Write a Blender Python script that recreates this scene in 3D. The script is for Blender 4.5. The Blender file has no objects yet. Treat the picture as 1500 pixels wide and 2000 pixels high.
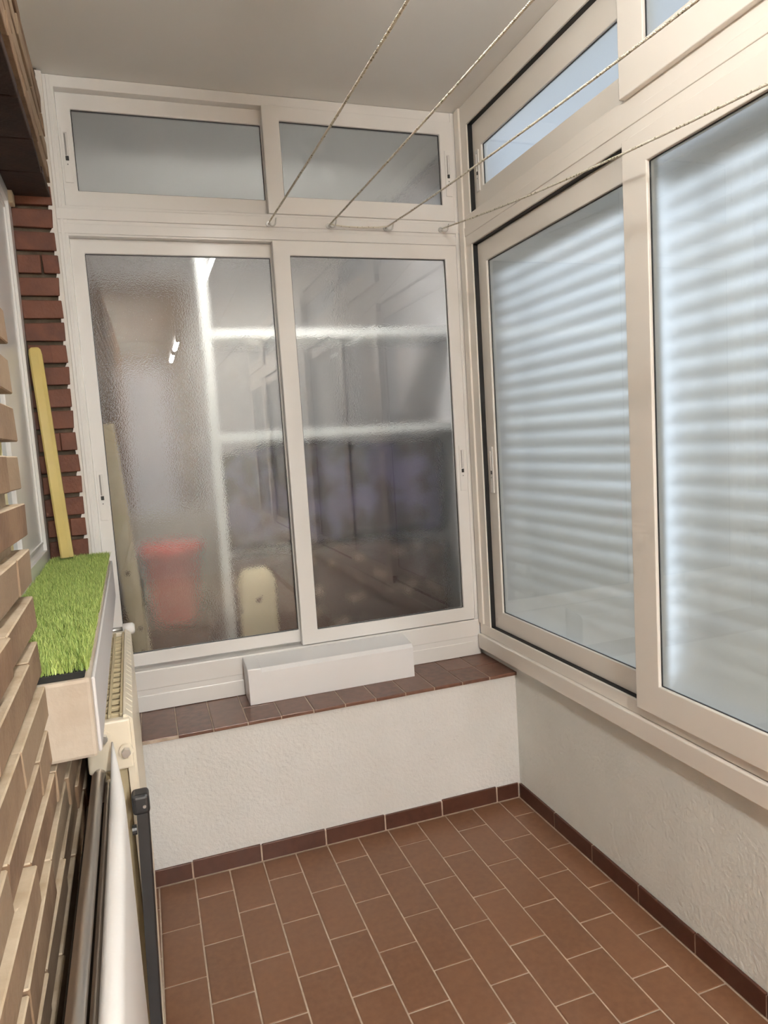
import bpy, bmesh, math, random
from mathutils import Vector, Matrix
random.seed(7)
scene = bpy.context.scene
C = scene.collection

# ------------------------------------------------------------------ camera
CX, CY, CZ = -1.2027, -2.2014, 1.3372
YAW, PITCH, ROLL, FPX = 0.3267, -0.1009, -0.0632, 1371.54
def cam_axes():
    cy, sy, cp, sp = math.cos(YAW), math.sin(YAW), math.cos(PITCH), math.sin(PITCH)
    f = Vector((sy*cp, cy*cp, sp)); r = Vector((cy, -sy, 0)); u = r.cross(f)
    c, s = math.cos(ROLL), math.sin(ROLL)
    return r*c+u*s, u*c-r*s, f
r_, u_, f_ = cam_axes()
cam_data = bpy.data.cameras.new('camera'); cam = bpy.data.objects.new('camera', cam_data); C.objects.link(cam)
M = Matrix.Identity(4)
for i in range(3):
    M[i][0] = r_[i]; M[i][1] = u_[i]; M[i][2] = -f_[i]
M[0][3], M[1][3], M[2][3] = CX, CY, CZ
cam.matrix_world = M
cam_data.sensor_fit = 'VERTICAL'; cam_data.sensor_height = 24.0; cam_data.lens = FPX*24.0/2000.0
cam_data.clip_start = 0.02
scene.camera = cam

# ------------------------------------------------------------------ daylight and exposure
world = bpy.data.worlds.new('overcast_sky'); scene.world = world; world.use_nodes = True
wn = world.node_tree.nodes; bg = wn['Background']
bg.inputs[0].default_value = (0.80, 0.89, 1.0, 1); bg.inputs[1].default_value = 1.3
TUBE_STRENGTH = 54.0
REAR_TUBE_STRENGTH = 900.0
NEXT_FILL_STRENGTH = 76.0
TUBE_COLOR = (1.0, 0.98, 0.93, 1)
scene.view_settings.view_transform = 'Standard'
scene.view_settings.look = 'None'
scene.view_settings.gamma = 1.0
scene.view_settings.use_curve_mapping = False
scene.view_settings.exposure = 0.36
scene.cycles.use_denoising = True
scene.cycles.use_adaptive_sampling = True
scene.cycles.adaptive_threshold = 0.25
scene.cycles.adaptive_min_samples = 16
scene.cycles.max_bounces = 8
scene.cycles.caustics_reflective = False
scene.cycles.transmission_bounces = 8
scene.cycles.glossy_bounces = 4
scene.cycles.diffuse_bounces = 4
scene.cycles.sample_clamp_indirect = 6.0

# ------------------------------------------------------------------ materials
def nodes_of(name):
    m = bpy.data.materials.new(name); m.use_nodes = True
    return m, m.node_tree.nodes, m.node_tree.links, m.node_tree.nodes['Principled BSDF']
def mat(name, col, rough=0.5, col2=None, nscale=8.0, bump=0.0, bscale=60.0, metal=0.0, rand=None, spec=0.5, coat=0.0, detail=4.0, low=0.35, high=0.65, bdist=0.003):
    m, n, l, p = nodes_of(name)
    p.inputs['Roughness'].default_value = rough; p.inputs['Metallic'].default_value = metal
    p.inputs['Specular IOR Level'].default_value = spec
    p.inputs['Coat Weight'].default_value = coat; p.inputs['Coat Roughness'].default_value = 0.08
    tc = n.new('ShaderNodeTexCoord')
    a = (*col, 1)
    out = None
    if col2 is not None:
        no = n.new('ShaderNodeTexNoise'); no.inputs['Scale'].default_value = nscale; no.inputs['Detail'].default_value = detail
        src = tc.outputs['Object']
        if rand:
            oi = n.new('ShaderNodeObjectInfo'); ad = n.new('ShaderNodeVectorMath'); ad.operation = 'ADD'
            sc = n.new('ShaderNodeVectorMath'); sc.operation = 'SCALE'; sc.inputs['Scale'].default_value = 40
            l.new(oi.outputs['Random'], sc.inputs[0]); l.new(src, ad.inputs[0]); l.new(sc.outputs[0], ad.inputs[1]); src = ad.outputs[0]
        l.new(src, no.inputs['Vector'])
        mr = n.new('ShaderNodeMapRange'); mr.inputs[1].default_value = low; mr.inputs[2].default_value = high
        l.new(no.outputs['Fac'], mr.inputs[0])
        mx = n.new('ShaderNodeMix'); mx.data_type = 'RGBA'
        mx.inputs['A'].default_value = a; mx.inputs['B'].default_value = (*col2, 1)
        l.new(mr.outputs[0], mx.inputs['Factor']); out = mx.outputs['Result']
    if rand:
        oi = n.new('ShaderNodeObjectInfo'); mx = n.new('ShaderNodeMix'); mx.data_type = 'RGBA'
        if out: l.new(out, mx.inputs['A'])
        else: mx.inputs['A'].default_value = a
        mx.inputs['B'].default_value = (*rand[0], 1)
        mr = n.new('ShaderNodeMapRange'); mr.inputs[3].default_value = 0.0; mr.inputs[4].default_value = rand[1]
        l.new(oi.outputs['Random'], mr.inputs[0]); l.new(mr.outputs[0], mx.inputs['Factor']); out = mx.outputs['Result']
    if out: l.new(out, p.inputs['Base Color'])
    else: p.inputs['Base Color'].default_value = a
    if bump:
        nb = n.new('ShaderNodeTexNoise'); nb.inputs['Scale'].default_value = bscale; nb.inputs['Detail'].default_value = 3
        l.new(tc.outputs['Object'], nb.inputs['Vector'])
        bp = n.new('ShaderNodeBump'); bp.inputs['Strength'].default_value = bump; bp.inputs['Distance'].default_value = bdist
        l.new(nb.outputs['Fac'], bp.inputs['Height']); l.new(bp.outputs[0], p.inputs['Normal'])
    return m
def glass(name, rough, bump=0.0, bscale=300.0, tint=(0.96, 0.98, 0.98), dist=0.0006):
    m = bpy.data.materials.new(name); m.use_nodes = True
    n, l = m.node_tree.nodes, m.node_tree.links
    for x in list(n):
        if x.type == 'BSDF_PRINCIPLED': n.remove(x)
    g = n.new('ShaderNodeBsdfGlass'); g.inputs['Roughness'].default_value = rough; g.inputs['IOR'].default_value = 1.7
    g.inputs['Color'].default_value = (*tint, 1)
    if bump:
        tc = n.new('ShaderNodeTexCoord'); v = n.new('ShaderNodeTexNoise'); v.inputs['Scale'].default_value = bscale; v.inputs['Detail'].default_value = 1
        l.new(tc.outputs['Object'], v.inputs['Vector'])
        b = n.new('ShaderNodeBump'); b.inputs['Strength'].default_value = bump; b.inputs['Distance'].default_value = dist
        l.new(v.outputs['Fac'], b.inputs['Height']); l.new(b.outputs[0], g.inputs['Normal'])
    l.new(g.outputs[0], n['Material Output'].inputs['Surface'])
    return m
def emit(name, col, s):
    m, n, l, p = nodes_of(name)
    p.inputs['Base Color'].default_value = (0.9, 0.9, 0.9, 1)
    p.inputs['Emission Color'].default_value = col; p.inputs['Emission Strength'].default_value = s
    return m

MAT = dict(
    pvc=mat('white_lacquered_aluminium', (0.80, 0.785, 0.765), 0.22, spec=0.5),
    pvc_warm=mat('cream_white_aluminium', (0.83, 0.785, 0.72), 0.3, spec=0.5),
    box=mat('white_plastic_trunking', (0.82, 0.81, 0.81), 0.3),
    grip=mat('latch_recess_shade', (0.30, 0.29, 0.28), 0.5),  # grey puts the shade of the latch slot into the colour
    seal=mat('white_filler', (0.74, 0.71, 0.67), 0.8, bump=0.6, bscale=120),
    black=mat('black_rubber', (0.008, 0.008, 0.009), 0.55),
    blackplastic=mat('black_plastic', (0.02, 0.02, 0.021), 0.32),
    plaster=mat('rough_white_plaster', (0.74, 0.73, 0.715), 0.9, col2=(0.70, 0.69, 0.67), nscale=5, bump=0.75, bscale=95, spec=0.2, bdist=0.004),
    plaster_grey=mat('rough_cream_plaster', (0.785, 0.80, 0.765), 0.9, col2=(0.745, 0.76, 0.725), nscale=6, bump=0.6, bscale=80, spec=0.2, bdist=0.004),
    ceiling=mat('painted_ceiling', (0.85, 0.845, 0.82), 0.9, col2=(0.83, 0.825, 0.80), nscale=2, spec=0.2),
    grout=mat('cement_grout', (0.54, 0.44, 0.35), 0.9, col2=(0.40, 0.31, 0.24), nscale=30, bump=0.3, bscale=200),
    tile=mat('brown_stoneware', (0.155, 0.072, 0.038), 0.30, col2=(0.19, 0.094, 0.050), nscale=60, rand=((0.22, 0.105, 0.055), 0.45), bump=0.12, bscale=300, low=0.3, high=0.7, bdist=0.0008),
    skirt=mat('dark_brown_stoneware', (0.062, 0.022, 0.014), 0.35, col2=(0.085, 0.032, 0.02), nscale=40, rand=((0.09, 0.036, 0.022), 0.5), bump=0.15, bscale=200, bdist=0.001),
    coping=mat('glazed_brown_coping', (0.095, 0.040, 0.026), 0.34, col2=(0.16, 0.075, 0.048), nscale=40, rand=((0.19, 0.10, 0.07), 0.5), bump=0.08, bscale=150, bdist=0.001),
    brick=mat('tan_facing_brick', (0.25, 0.155, 0.09), 0.8, col2=(0.165, 0.092, 0.05), nscale=14, rand=((0.33, 0.245, 0.165), 0.8), bump=0.55, bscale=90, low=0.4, high=0.62),
    brick_red=mat('red_brown_brick', (0.125, 0.034, 0.013), 0.6, col2=(0.07, 0.019, 0.008), nscale=22, rand=((0.155, 0.050, 0.021), 0.7), bump=0.5, bscale=110),
    soffit=mat('shaded_soffit_brick', (0.040, 0.017, 0.010), 0.9, col2=(0.025, 0.012, 0.008), nscale=20, bump=0.4, bscale=90),  # near-black base colour holds the shade under the lintel
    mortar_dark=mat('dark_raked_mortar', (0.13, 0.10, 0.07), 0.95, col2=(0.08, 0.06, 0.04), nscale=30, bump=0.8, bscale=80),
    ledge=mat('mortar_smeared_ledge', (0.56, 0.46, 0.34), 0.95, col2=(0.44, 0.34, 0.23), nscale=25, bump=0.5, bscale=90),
    mortar=mat('raked_mortar', (0.52, 0.43, 0.31), 0.95, col2=(0.42, 0.33, 0.23), nscale=30, bump=0.8, bscale=80),
    concrete=mat('weathered_concrete', (0.52, 0.45, 0.37), 0.9, col2=(0.42, 0.33, 0.25), nscale=9, bump=0.5, bscale=60, low=0.45, high=0.75),
    sillpaint=mat('whitewashed_sill', (0.68, 0.66, 0.66), 0.7, bump=0.2, bscale=60),
    turf=mat('turf_backing', (0.012, 0.012, 0.011), 0.9),
    rope=mat('braided_rope', (0.74, 0.70, 0.60), 0.8, col2=(0.30, 0.27, 0.18), nscale=160, low=0.60, high=0.66, detail=1),
    steel=mat('zinc_steel', (0.55, 0.54, 0.52), 0.32, metal=1.0),
    chrome=mat('satin_chrome', (0.62, 0.57, 0.52), 0.36, metal=1.0),
    cream=mat('cream_enamel', (0.78, 0.70, 0.56), 0.35, spec=0.5),
    cream_dark=mat('cream_enamel_inner', (0.62, 0.52, 0.33), 0.5),
    yellow=mat('yellow_enamelled_bar', (0.62, 0.49, 0.17), 0.25, col2=(0.54, 0.42, 0.14), nscale=6, coat=0.3),
    boardwhite=mat('white_board_cover', (0.86, 0.84, 0.82), 0.6, bump=0.1, bscale=40),
    slat=None,
    wood=mat('pale_pine', (0.72, 0.60, 0.42), 0.6, col2=(0.62, 0.49, 0.31), nscale=6),
    wood_brown=mat('brown_varnished_wood', (0.16, 0.085, 0.05), 0.5, col2=(0.11, 0.055, 0.032), nscale=9),
    red=mat('red_plastic', (0.78, 0.07, 0.055), 0.4),
    wall2=mat('pale_lilac_wall', (0.66, 0.63, 0.64), 0.9, col2=(0.60, 0.58, 0.60), nscale=3),
    lilac=mat('lilac_door_panel', (0.58, 0.56, 0.64), 0.6),
    wall3=mat('beige_wall', (0.48, 0.43, 0.38), 0.9),
    purple=mat('purple_cloth', (0.13, 0.10, 0.19), 0.9, col2=(0.055, 0.03, 0.035), nscale=9, low=0.42, high=0.58, detail=2),
    floral=mat('cream_floral_cloth', (0.72, 0.62, 0.42), 0.9, col2=(0.16, 0.08, 0.07), nscale=16, low=0.62, high=0.68, detail=2),
    brown_cloth=mat('brown_patterned_cloth', (0.10, 0.055, 0.05), 0.9, col2=(0.36, 0.27, 0.22), nscale=13, low=0.58, high=0.70, detail=2),
    shelfwhite=mat('white_painted_steel', (0.84, 0.84, 0.84), 0.4),
    dark=mat('dark_interior', (0.03, 0.028, 0.026), 0.9),
    facade=mat('grey_facade', (0.72, 0.73, 0.75), 0.9, col2=(0.66, 0.67, 0.69), nscale=1.5),
    glass_in=glass('clear_glass_face', 0.0),
    glass_out=glass('pebbled_glass_face', 0.10, bump=0.6, bscale=280),
    glass_out2=glass('frosted_glass_face', 0.30, bump=0.2, bscale=380),
    tube=emit('fluorescent_tube', TUBE_COLOR, TUBE_STRENGTH),
    tube3=emit('next_space_fill_tube', (1.0, 0.96, 0.90, 1), NEXT_FILL_STRENGTH),
    tube2=emit('rear_fluorescent_tube', TUBE_COLOR, REAR_TUBE_STRENGTH),
)
def slat_material():
    m, n, l, p = nodes_of('translucent_slat')
    p.inputs['Base Color'].default_value = (0.86, 0.82, 0.76, 1); p.inputs['Roughness'].default_value = 0.5
    t = n.new('ShaderNodeBsdfTranslucent'); t.inputs[0].default_value = (0.90, 0.85, 0.77, 1)
    mx = n.new('ShaderNodeMixShader'); mx.inputs[0].default_value = 0.5
    l.new(p.outputs[0], mx.inputs[1]); l.new(t.outputs[0], mx.inputs[2]); l.new(mx.outputs[0], n['Material Output'].inputs['Surface'])
    return m
MAT['slat'] = slat_material()
def grass_material():
    m, n, l, p = nodes_of('turf_blades')
    a = n.new('ShaderNodeVertexColor'); a.layer_name = 'tint'
    mx = n.new('ShaderNodeMix'); mx.data_type = 'RGBA'
    mx.inputs['A'].default_value = (0.17, 0.29, 0.05, 1); mx.inputs['B'].default_value = (0.60, 0.70, 0.22, 1)
    l.new(a.outputs['Color'], mx.inputs['Factor']); l.new(mx.outputs['Result'], p.inputs['Base Color'])
    p.inputs['Roughness'].default_value = 0.5
    return m
MAT['grass'] = grass_material()

# ------------------------------------------------------------------ helpers
def box(bm, x0, x1, y0, y1, z0, z1, bev=0.0, seg=1):
    b2 = bmesh.new()
    vs = [b2.verts.new(v) for v in ((x0,y0,z0),(x1,y0,z0),(x1,y1,z0),(x0,y1,z0),(x0,y0,z1),(x1,y0,z1),(x1,y1,z1),(x0,y1,z1))]
    for f in ((0,3,2,1),(4,5,6,7),(0,1,5,4),(1,2,6,5),(2,3,7,6),(3,0,4,7)): b2.faces.new([vs[i] for i in f])
    if bev: bmesh.ops.bevel(b2, geom=b2.edges[:], offset=bev, segments=seg, profile=0.5, affect='EDGES', clamp_overlap=True)
    merge(bm, b2)
def merge(bm, b2):
    me = bpy.data.meshes.new('tmp'); b2.to_mesh(me); b2.free(); bm.from_mesh(me); bpy.data.meshes.remove(me)
def tube(bm, pts, r, seg=10, cap=True, closed=False):
    pts = [Vector(p) for p in pts]; rings = []
    rr = r if isinstance(r, (list, tuple)) else [r]*len(pts)
    for i, p in enumerate(pts):
        d = (pts[min(i+1, len(pts)-1)] - pts[max(i-1, 0)]).normalized()
        a = d.orthogonal().normalized() if i == 0 else (rings_ax - d*rings_ax.dot(d)).normalized()
        rings_ax = a; b = d.cross(a)
        rings.append([bm.verts.new(p + (a*math.cos(t)+b*math.sin(t))*rr[i]) for t in [2*math.pi*k/seg for k in range(seg)]])
    for i in range(len(rings)-1):
        for k in range(seg):
            bm.faces.new((rings[i][k], rings[i][(k+1)%seg], rings[i+1][(k+1)%seg], rings[i+1][k]))
    if cap:
        bm.faces.new(rings[0][::-1]); bm.faces.new(rings[-1])
def ring(bm, axis, a0, a1, b0, b1, ia0, ia1, ib0, ib1, d0, d1, bev=0.0015):
    """rectangular frame; axis 'y': a=x,b=z,d=y   axis 'x': a=y,b=z,d=x"""
    def P(a, b, d): return (a, d, b) if axis == 'y' else (d, a, b)
    b2 = bmesh.new()
    o = [(a0,b0),(a1,b0),(a1,b1),(a0,b1)]; i = [(ia0,ib0),(ia1,ib0),(ia1,ib1),(ia0,ib1)]
    V = [[b2.verts.new(P(a,b,d)) for a,b in s] for s in (o, i) for d in (d0, d1)]  # o0,o1,i0,i1
    o0, o1, i0, i1 = V
    for k in range(4):
        j = (k+1) % 4
        b2.faces.new((o0[k], o0[j], i0[j], i0[k])); b2.faces.new((o1[k], i1[k], i1[j], o1[j]))
        b2.faces.new((o0[k], o1[k], o1[j], o0[j])); b2.faces.new((i0[k], i0[j], i1[j], i1[k]))
    bmesh.ops.recalc_face_normals(b2, faces=b2.faces[:])
    if bev:
        bmesh.ops.bevel(b2, geom=[e for e in b2.edges if e.calc_face_angle(0) > 0.5], offset=bev, segments=2, profile=0.5, affect='EDGES')
    merge(bm, b2)
def lathe(bm, prof, seg=24, center=(0,0,0)):
    rings = []
    for r, z in prof:
        rings.append([bm.verts.new((center[0]+r*math.cos(2*math.pi*k/seg), center[1]+r*math.sin(2*math.pi*k/seg), center[2]+z)) for k in range(seg)])
    for i in range(len(rings)-1):
        for k in range(seg):
            bm.faces.new((rings[i][k], rings[i][(k+1)%seg], rings[i+1][(k+1)%seg], rings[i+1][k]))
    bm.faces.new(rings[0][::-1]); bm.faces.new(rings[-1])
def link(name, me, parent=None, loc=(0,0,0)):
    o = bpy.data.objects.new(name, me); C.objects.link(o); o.location = loc
    if parent is not None: o.parent = parent
    return o
def obj(name, bm, m, parent=None, origin=None, smooth=False, wt=True):
    """one mesh object; its origin is put at `origin`, given in the parent's space"""
    bmesh.ops.recalc_face_normals(bm, faces=bm.faces[:])
    if origin is None:
        zs = [v.co.z for v in bm.verts]; xs = [v.co.x for v in bm.verts]; ys = [v.co.y for v in bm.verts]
        origin = ((min(xs)+max(xs))/2, (min(ys)+max(ys))/2, min(zs))
    bmesh.ops.translate(bm, verts=bm.verts[:], vec=-Vector(origin))
    me = bpy.data.meshes.new(name); bm.to_mesh(me); bm.free()
    for x in (m if isinstance(m, (list, tuple)) else [m]): me.materials.append(MAT[x])
    if smooth:
        for p in me.polygons: p.use_smooth = True
    return link(name, me, parent, origin)
def tag(o, label, cat=None, group=None, kind=None):
    o['label'] = label
    if cat: o['category'] = cat
    if group: o['group'] = group
    if kind: o['kind'] = kind
    return o
def empty(name, loc=(0,0,0), rz=0.0):
    o = bpy.data.objects.new(name, None); C.objects.link(o); o.location = loc; o.rotation_euler = (0,0,rz); o.empty_display_size = 0.1
    return o
def pane(name, axis, a0, a1, b0, b1, d, th, inward, parent, rough_mat, base):
    """glass sheet: smooth face towards the room (direction `inward` along d), textured face outside"""
    bm = bmesh.new()
    if axis == 'y': box(bm, a0, a1, d, d+th, b0, b1)
    else: box(bm, d, d+th, a0, a1, b0, b1)
    bmesh.ops.recalc_face_normals(bm, faces=bm.faces[:])
    ax = 1 if axis == 'y' else 0
    bm.faces.ensure_lookup_table()
    for f in bm.faces:
        f.material_index = 0 if f.normal[ax]*inward > 0.5 else 1
    bmesh.ops.translate(bm, verts=bm.verts[:], vec=-Vector(base))
    me = bpy.data.meshes.new(name); bm.to_mesh(me); bm.free()
    me.materials.append(MAT['glass_in']); me.materials.append(MAT[rough_mat])
    return link(name, me, parent, base)

# left wall frame: x = out of the wall, y = along it, origin at its far corner
KANG = math.atan(0.0165); WX, WY = -1.388, 0.2
def wall_pt(off, y, z): 
    c, s = math.cos(KANG), math.sin(KANG)
    return (WX + off*c - y*s, WY + off*s + y*c, z)

H1 = 0.476        # coping height
ZC = 2.513        # ceiling
YB = -5.05        # back of the balcony

# ================================================================== STRUCTURE
# ---- floor with single tiles
bm = bmesh.new(); box(bm, -1.55, 0.06, YB-0.1, 0.05, -0.08, -0.0018)
floor = tag(obj('floor', bm, 'grout', origin=(0,0,-0.08)), 'balcony floor of brown stoneware tiles with pale cement joints', kind='structure')
PT, LT = 0.108, 0.2155
tile_cache = {}
def tile_mesh(w, l, th, m, key):
    k = (round(w,4), round(l,4), round(th,4), key)
    if k not in tile_cache:
        bm = bmesh.new(); box(bm, -w/2, w/2, -l/2, l/2, 0, th, 0.0022, 2)
        me = bpy.data.meshes.new('tile'); bm.to_mesh(me); bm.free(); me.materials.append(MAT[m]); tile_cache[k] = me
    return tile_cache[k]
def place_tile(name, parent, x0, x1, y0, y1, z0, th, m, gap=0.0034):
    w, l = x1-x0-gap, y1-y0-gap
    if w < 0.012 or l < 0.012: return
    o = link(name, tile_mesh(w, l, th, m, m), parent, ((x0+x1)/2, (y0+y1)/2, z0))
    o.rotation_euler = (random.uniform(-.003,.003), random.uniform(-.003,.003), random.uniform(-.0025,.0025))
    return o
FZ = 0.08  # floor object's origin lies at z=-0.08
cols = [(-0.084, -0.0005)] + [(-0.084-PT*(k+1), -0.084-PT*k) for k in range(13)]
for ci, (x0, x1) in enumerate(cols):
    off = -0.1098 if ci % 2 == 0 else -0.226
    if ci == 1: off = -0.226
    edges = [-0.001] + [off-LT*k for k in range(26)]
    for a, b in zip(edges[:-1], edges[1:]):
        if b < -3.0: break
        place_tile('floor_tile', floor, x0, x1, b, a, FZ-0.006, 0.006, 'tile')

# ---- far parapet with coping and skirting
bm = bmesh.new(); box(bm, -1.60, 0.30, 0.006, 0.40, 0.0, H1-0.012, 0.003, 1)
wf = tag(obj('wall_far', bm, 'plaster', origin=(0,0,0)), 'low white rough-plastered parapet under the glazed partition', kind='structure')
bm = bmesh.new(); box(bm, -1.40, 0.008, -0.003, 0.255, H1-0.0125, H1-0.0022); obj('coping_joints', bm, 'grout', wf)
xs = [0.012, -0.099, -0.206]+[-0.206-0.1075*k for k in range(1, 12)]
for i in range(len(xs)-1):
    if i in (0, 1, 8):
        place_tile('coping_tile', wf, xs[i+1], xs[i], -0.006, 0.125, H1-0.012, 0.012, 'coping', 0.003)
        place_tile('coping_tile', wf, xs[i+1], xs[i], 0.125, 0.262, H1-0.012, 0.012, 'coping', 0.003)
    else:
        place_tile('coping_tile', wf, xs[i+1], xs[i], -0.006+random.uniform(-.002,.002), 0.262, H1-0.012, 0.012, 'coping', 0.003)
bm = bmesh.new(); box(bm, -1.40, 0.0, 0.001, 0.012, 0.0, 0.0535)
bb = tag(obj('baseboard_far', bm, 'grout', origin=(0,0,0)), 'dark brown tiled skirting along the foot of the far parapet', kind='structure')
def skirt_tile(parent, axis, a0, a1, ztop):
    w = a1-a0-0.004
    key = ('skirt', axis, round(w,4))
    if key not in tile_cache:
        bm = bmesh.new()
        if axis == 'x': box(bm, -w/2, w/2, 0, 0.009, 0, 0.0545, 0.0022, 2)
        else: box(bm, 0, 0.009, -w/2, w/2, 0, 0.0545, 0.0022, 2)
        me = bpy.data.meshes.new('skirting_tile'); bm.to_mesh(me); bm.free(); me.materials.append(MAT['skirt']); tile_cache[key] = me
    o = link('skirting_tile', tile_cache[key], parent, ((a0+a1)/2, 0, 0.001) if axis == 'x' else (0, (a0+a1)/2, 0.001))
    o.scale.z = ztop
    return o
sx = [-0.0005, -0.091, -0.309, -0.523, -0.734, -0.95, -1.168, -1.385]
for i, (a, b) in enumerate(zip(sx[1:], sx[:-1])): skirt_tile(bb, 'x', a, b, random.uniform(.96, 1.07))
# ---- right parapet
bm = bmesh.new(); box(bm, 0.009, 0.16, YB-0.1, 0.30, 0.0, 0.515, 0.002, 1)
wr = tag(obj('wall_right', bm, 'plaster_grey', origin=(0,0,0)), 'low cream rough-plastered parapet under the long window', kind='structure')
bm = bmesh.new(); box(bm, 0.002, 0.012, YB, 0.0, 0.0, 0.0535)
bb = tag(obj('baseboard_right', bm, 'grout', origin=(0,0,0)), 'dark brown tiled skirting along the foot of the window parapet', kind='structure')
sy = [-0.003, -0.231] + [-0.442-0.2145*k for k in range(8)]
for i, (a, b) in enumerate(zip(sy[1:], sy[:-1])): skirt_tile(bb, 'y', a, b, random.uniform(.96, 1.07))
# ---- ceiling, back wall
bm = bmesh.new(); box(bm, -1.60, 0.02, YB-0.1, 0.30, ZC, ZC+0.12)
tag(obj('ceiling', bm, 'ceiling', origin=(0,0,ZC)), 'plain off-white painted ceiling slab above the balcony', kind='structure')
bm = bmesh.new(); box(bm, -1.60, 0.16, YB-0.12, YB, 0.0, ZC)
tag(obj('wall_back', bm, 'plaster', origin=(0,YB,0)), 'white plastered end wall behind the viewpoint', kind='structure')

# ---- left brick wall
CH, BH, BHR = 0.0675, 0.0470, 0.0545
JY = -1.285            # window's near jamb (wall frame y)
wl_bm = bmesh.new()
box(wl_bm, -0.30, -0.020, -5.2, JY-0.022, 0.0, ZC)                # near pier core
box(wl_bm, -0.30, -0.020, JY-0.03, 0.05, 0.0, 0.90)                # apron below the window
box(wl_bm, -0.30, -0.014, JY-0.03, 0.05, 2.152, ZC)                # above lintel
wl = obj('wall_left', wl_bm, 'mortar', origin=(0,0,0)); wl.location = wall_pt(0,0,0); wl.rotation_euler = (0,0,KANG)
tag(wl, 'rustic brick house wall with deeply raked mortar joints', kind='structure')
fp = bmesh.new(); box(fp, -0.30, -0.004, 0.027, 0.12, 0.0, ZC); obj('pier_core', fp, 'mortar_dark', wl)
brick_cache = {}
def brick_mesh(dx, dy, dz, m, var):
    k = (round(dx,3), round(dy,3), round(dz,3), m, var)
    if k not in brick_cache:
        rnd = random.Random(var*13+7)
        b2 = bmesh.new(); box(b2, -dx, 0, -dy/2, dy/2, 0, dz)
        for v in b2.verts: v.co += Vector((rnd.uniform(-.0018,.0018), rnd.uniform(-.0018,.0018), rnd.uniform(-.0015,.0015)))
        bmesh.ops.bevel(b2, geom=b2.edges[:], offset=0.0016, segments=1, profile=0.5, affect='EDGES')
        b2.normal_update()
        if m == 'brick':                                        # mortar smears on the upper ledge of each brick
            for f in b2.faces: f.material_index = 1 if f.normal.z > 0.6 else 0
        me = bpy.data.meshes.new('brick'); b2.to_mesh(me); b2.free(); me.materials.append(MAT[m]); me.materials.append(MAT['ledge']); brick_cache[k] = me
    return brick_cache[k]
def put_brick(y0, y1, ztop, m='brick', dx=0.10, x=0.0, h=BH):
    o = link('brick', brick_mesh(dx, y1-y0, h, m, random.randrange(5)), wl, (x+random.uniform(-.0025,.0025), (y0+y1)/2, ztop-h))
    o.rotation_euler = (random.uniform(-.006,.006), random.uniform(-.01,.01), random.uniform(-.008,.008))
    return o
BL = 0.25
far_bm = bmesh.new()                                           # bricks far behind the viewpoint, joined
for k in range(-14, 22):
    ztop = 1.011 + CH*k
    if ztop-BH < 0.0 or ztop > 2.47: continue
    phase = (-1.333-0.2) if k % 2 == 0 else (-1.455-0.2)
    y_end = JY if 0.89 < ztop-0.02 < 2.15 else 0.045
    j = phase - BL*15
    while j < y_end:
        a, b = j+0.0022, min(j+BL-0.0022, y_end)
        if b-a > 0.02:
            if b > -1.95:
                o = put_brick(a, b, ztop)
            elif b > -5.1:
                box(far_bm, -0.10, random.uniform(-.002,.002), a, b, ztop-BH, ztop, 0.0022)
        j += BL
fb = obj('brickwork', far_bm, 'brick', wl, origin=(0,0,0)); fb['kind'] = 'stuff'
for k in range(1, 18):                                          # far reveal of the recess, one header per course
    ztop = 1.019 + CH*k
    if ztop > 2.17: break
    if k % 4 == 2:
        put_brick(0.010, 0.11, ztop, 'brick_red', 0.045, 0.0, BHR); put_brick(0.010, 0.11, ztop, 'brick_red', 0.064, -0.046, BHR)
    else: put_brick(0.010, 0.11, ztop, 'brick_red', 0.112, 0.0, BHR)
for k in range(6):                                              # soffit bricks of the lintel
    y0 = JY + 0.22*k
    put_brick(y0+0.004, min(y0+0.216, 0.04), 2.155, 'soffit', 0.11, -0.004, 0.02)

# ---- concrete sill
bm = bmesh.new()
box(bm, -0.125, 0.062, JY+0.0, 0.012, 0.888, 1.012, 0.006, 2)
sill = obj('trim_1', bm, 'concrete', origin=(0,JY,0.888)); sill.location = wall_pt(0, JY, 0.888); sill.rotation_euler = (0,0,KANG)
tag(sill, 'thick concrete window sill projecting from the brick wall', kind='structure')
bm = bmesh.new(); box(bm, 0.0615, 0.067, 0.012, -JY+0.010, 0.003, 0.121, 0.002, 1)
obj('painted_face', bm, 'sillpaint', sill, origin=(0.0645, 0.6, 0.003))

# ================================================================== FAR GLAZED PARTITION
YF = 0.250
w1 = tag(empty('window_1', (-0.70, YF, H1)), 'white aluminium glazed partition with sliding frosted sashes above the far parapet', kind='structure')
O1 = Vector(w1.location)
def P1(bm, name, m, origin=None, smooth=False):
    bmesh.ops.translate(bm, verts=bm.verts[:], vec=-O1)
    return obj(name, bm, m, w1)
bm = bmesh.new()
ring(bm, 'y', -1.392, -0.004, H1+0.001, ZC-0.001, -1.352, -0.028, 0.618, 2.477, YF, YF+0.085)
box(bm, -1.388, -0.008, YF+0.002, YF+0.083, 2.036, 2.128, 0.002, 2)
P1(bm, 'frame', 'pvc')
for nm, z0, z1, y0 in (('sill_profile', 0.552, 0.616, -0.0025), ('sill_profile', H1+0.001, 0.532, -0.0015), ('transom_cover', 2.084, 2.118, -0.004), ('transom_cover', 2.042, 2.072, -0.002)):
    bm = bmesh.new(); box(bm, -1.388, -0.008, YF+y0, YF+0.01, z0, z1, 0.002, 2); P1(bm, nm, 'pvc')
bm = bmesh.new(); box(bm, -1.372, -1.362, YF-0.003, YF+0.01, H1+0.002, ZC-0.002, 0.001); P1(bm, 'jamb_bead', 'pvc')
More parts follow.
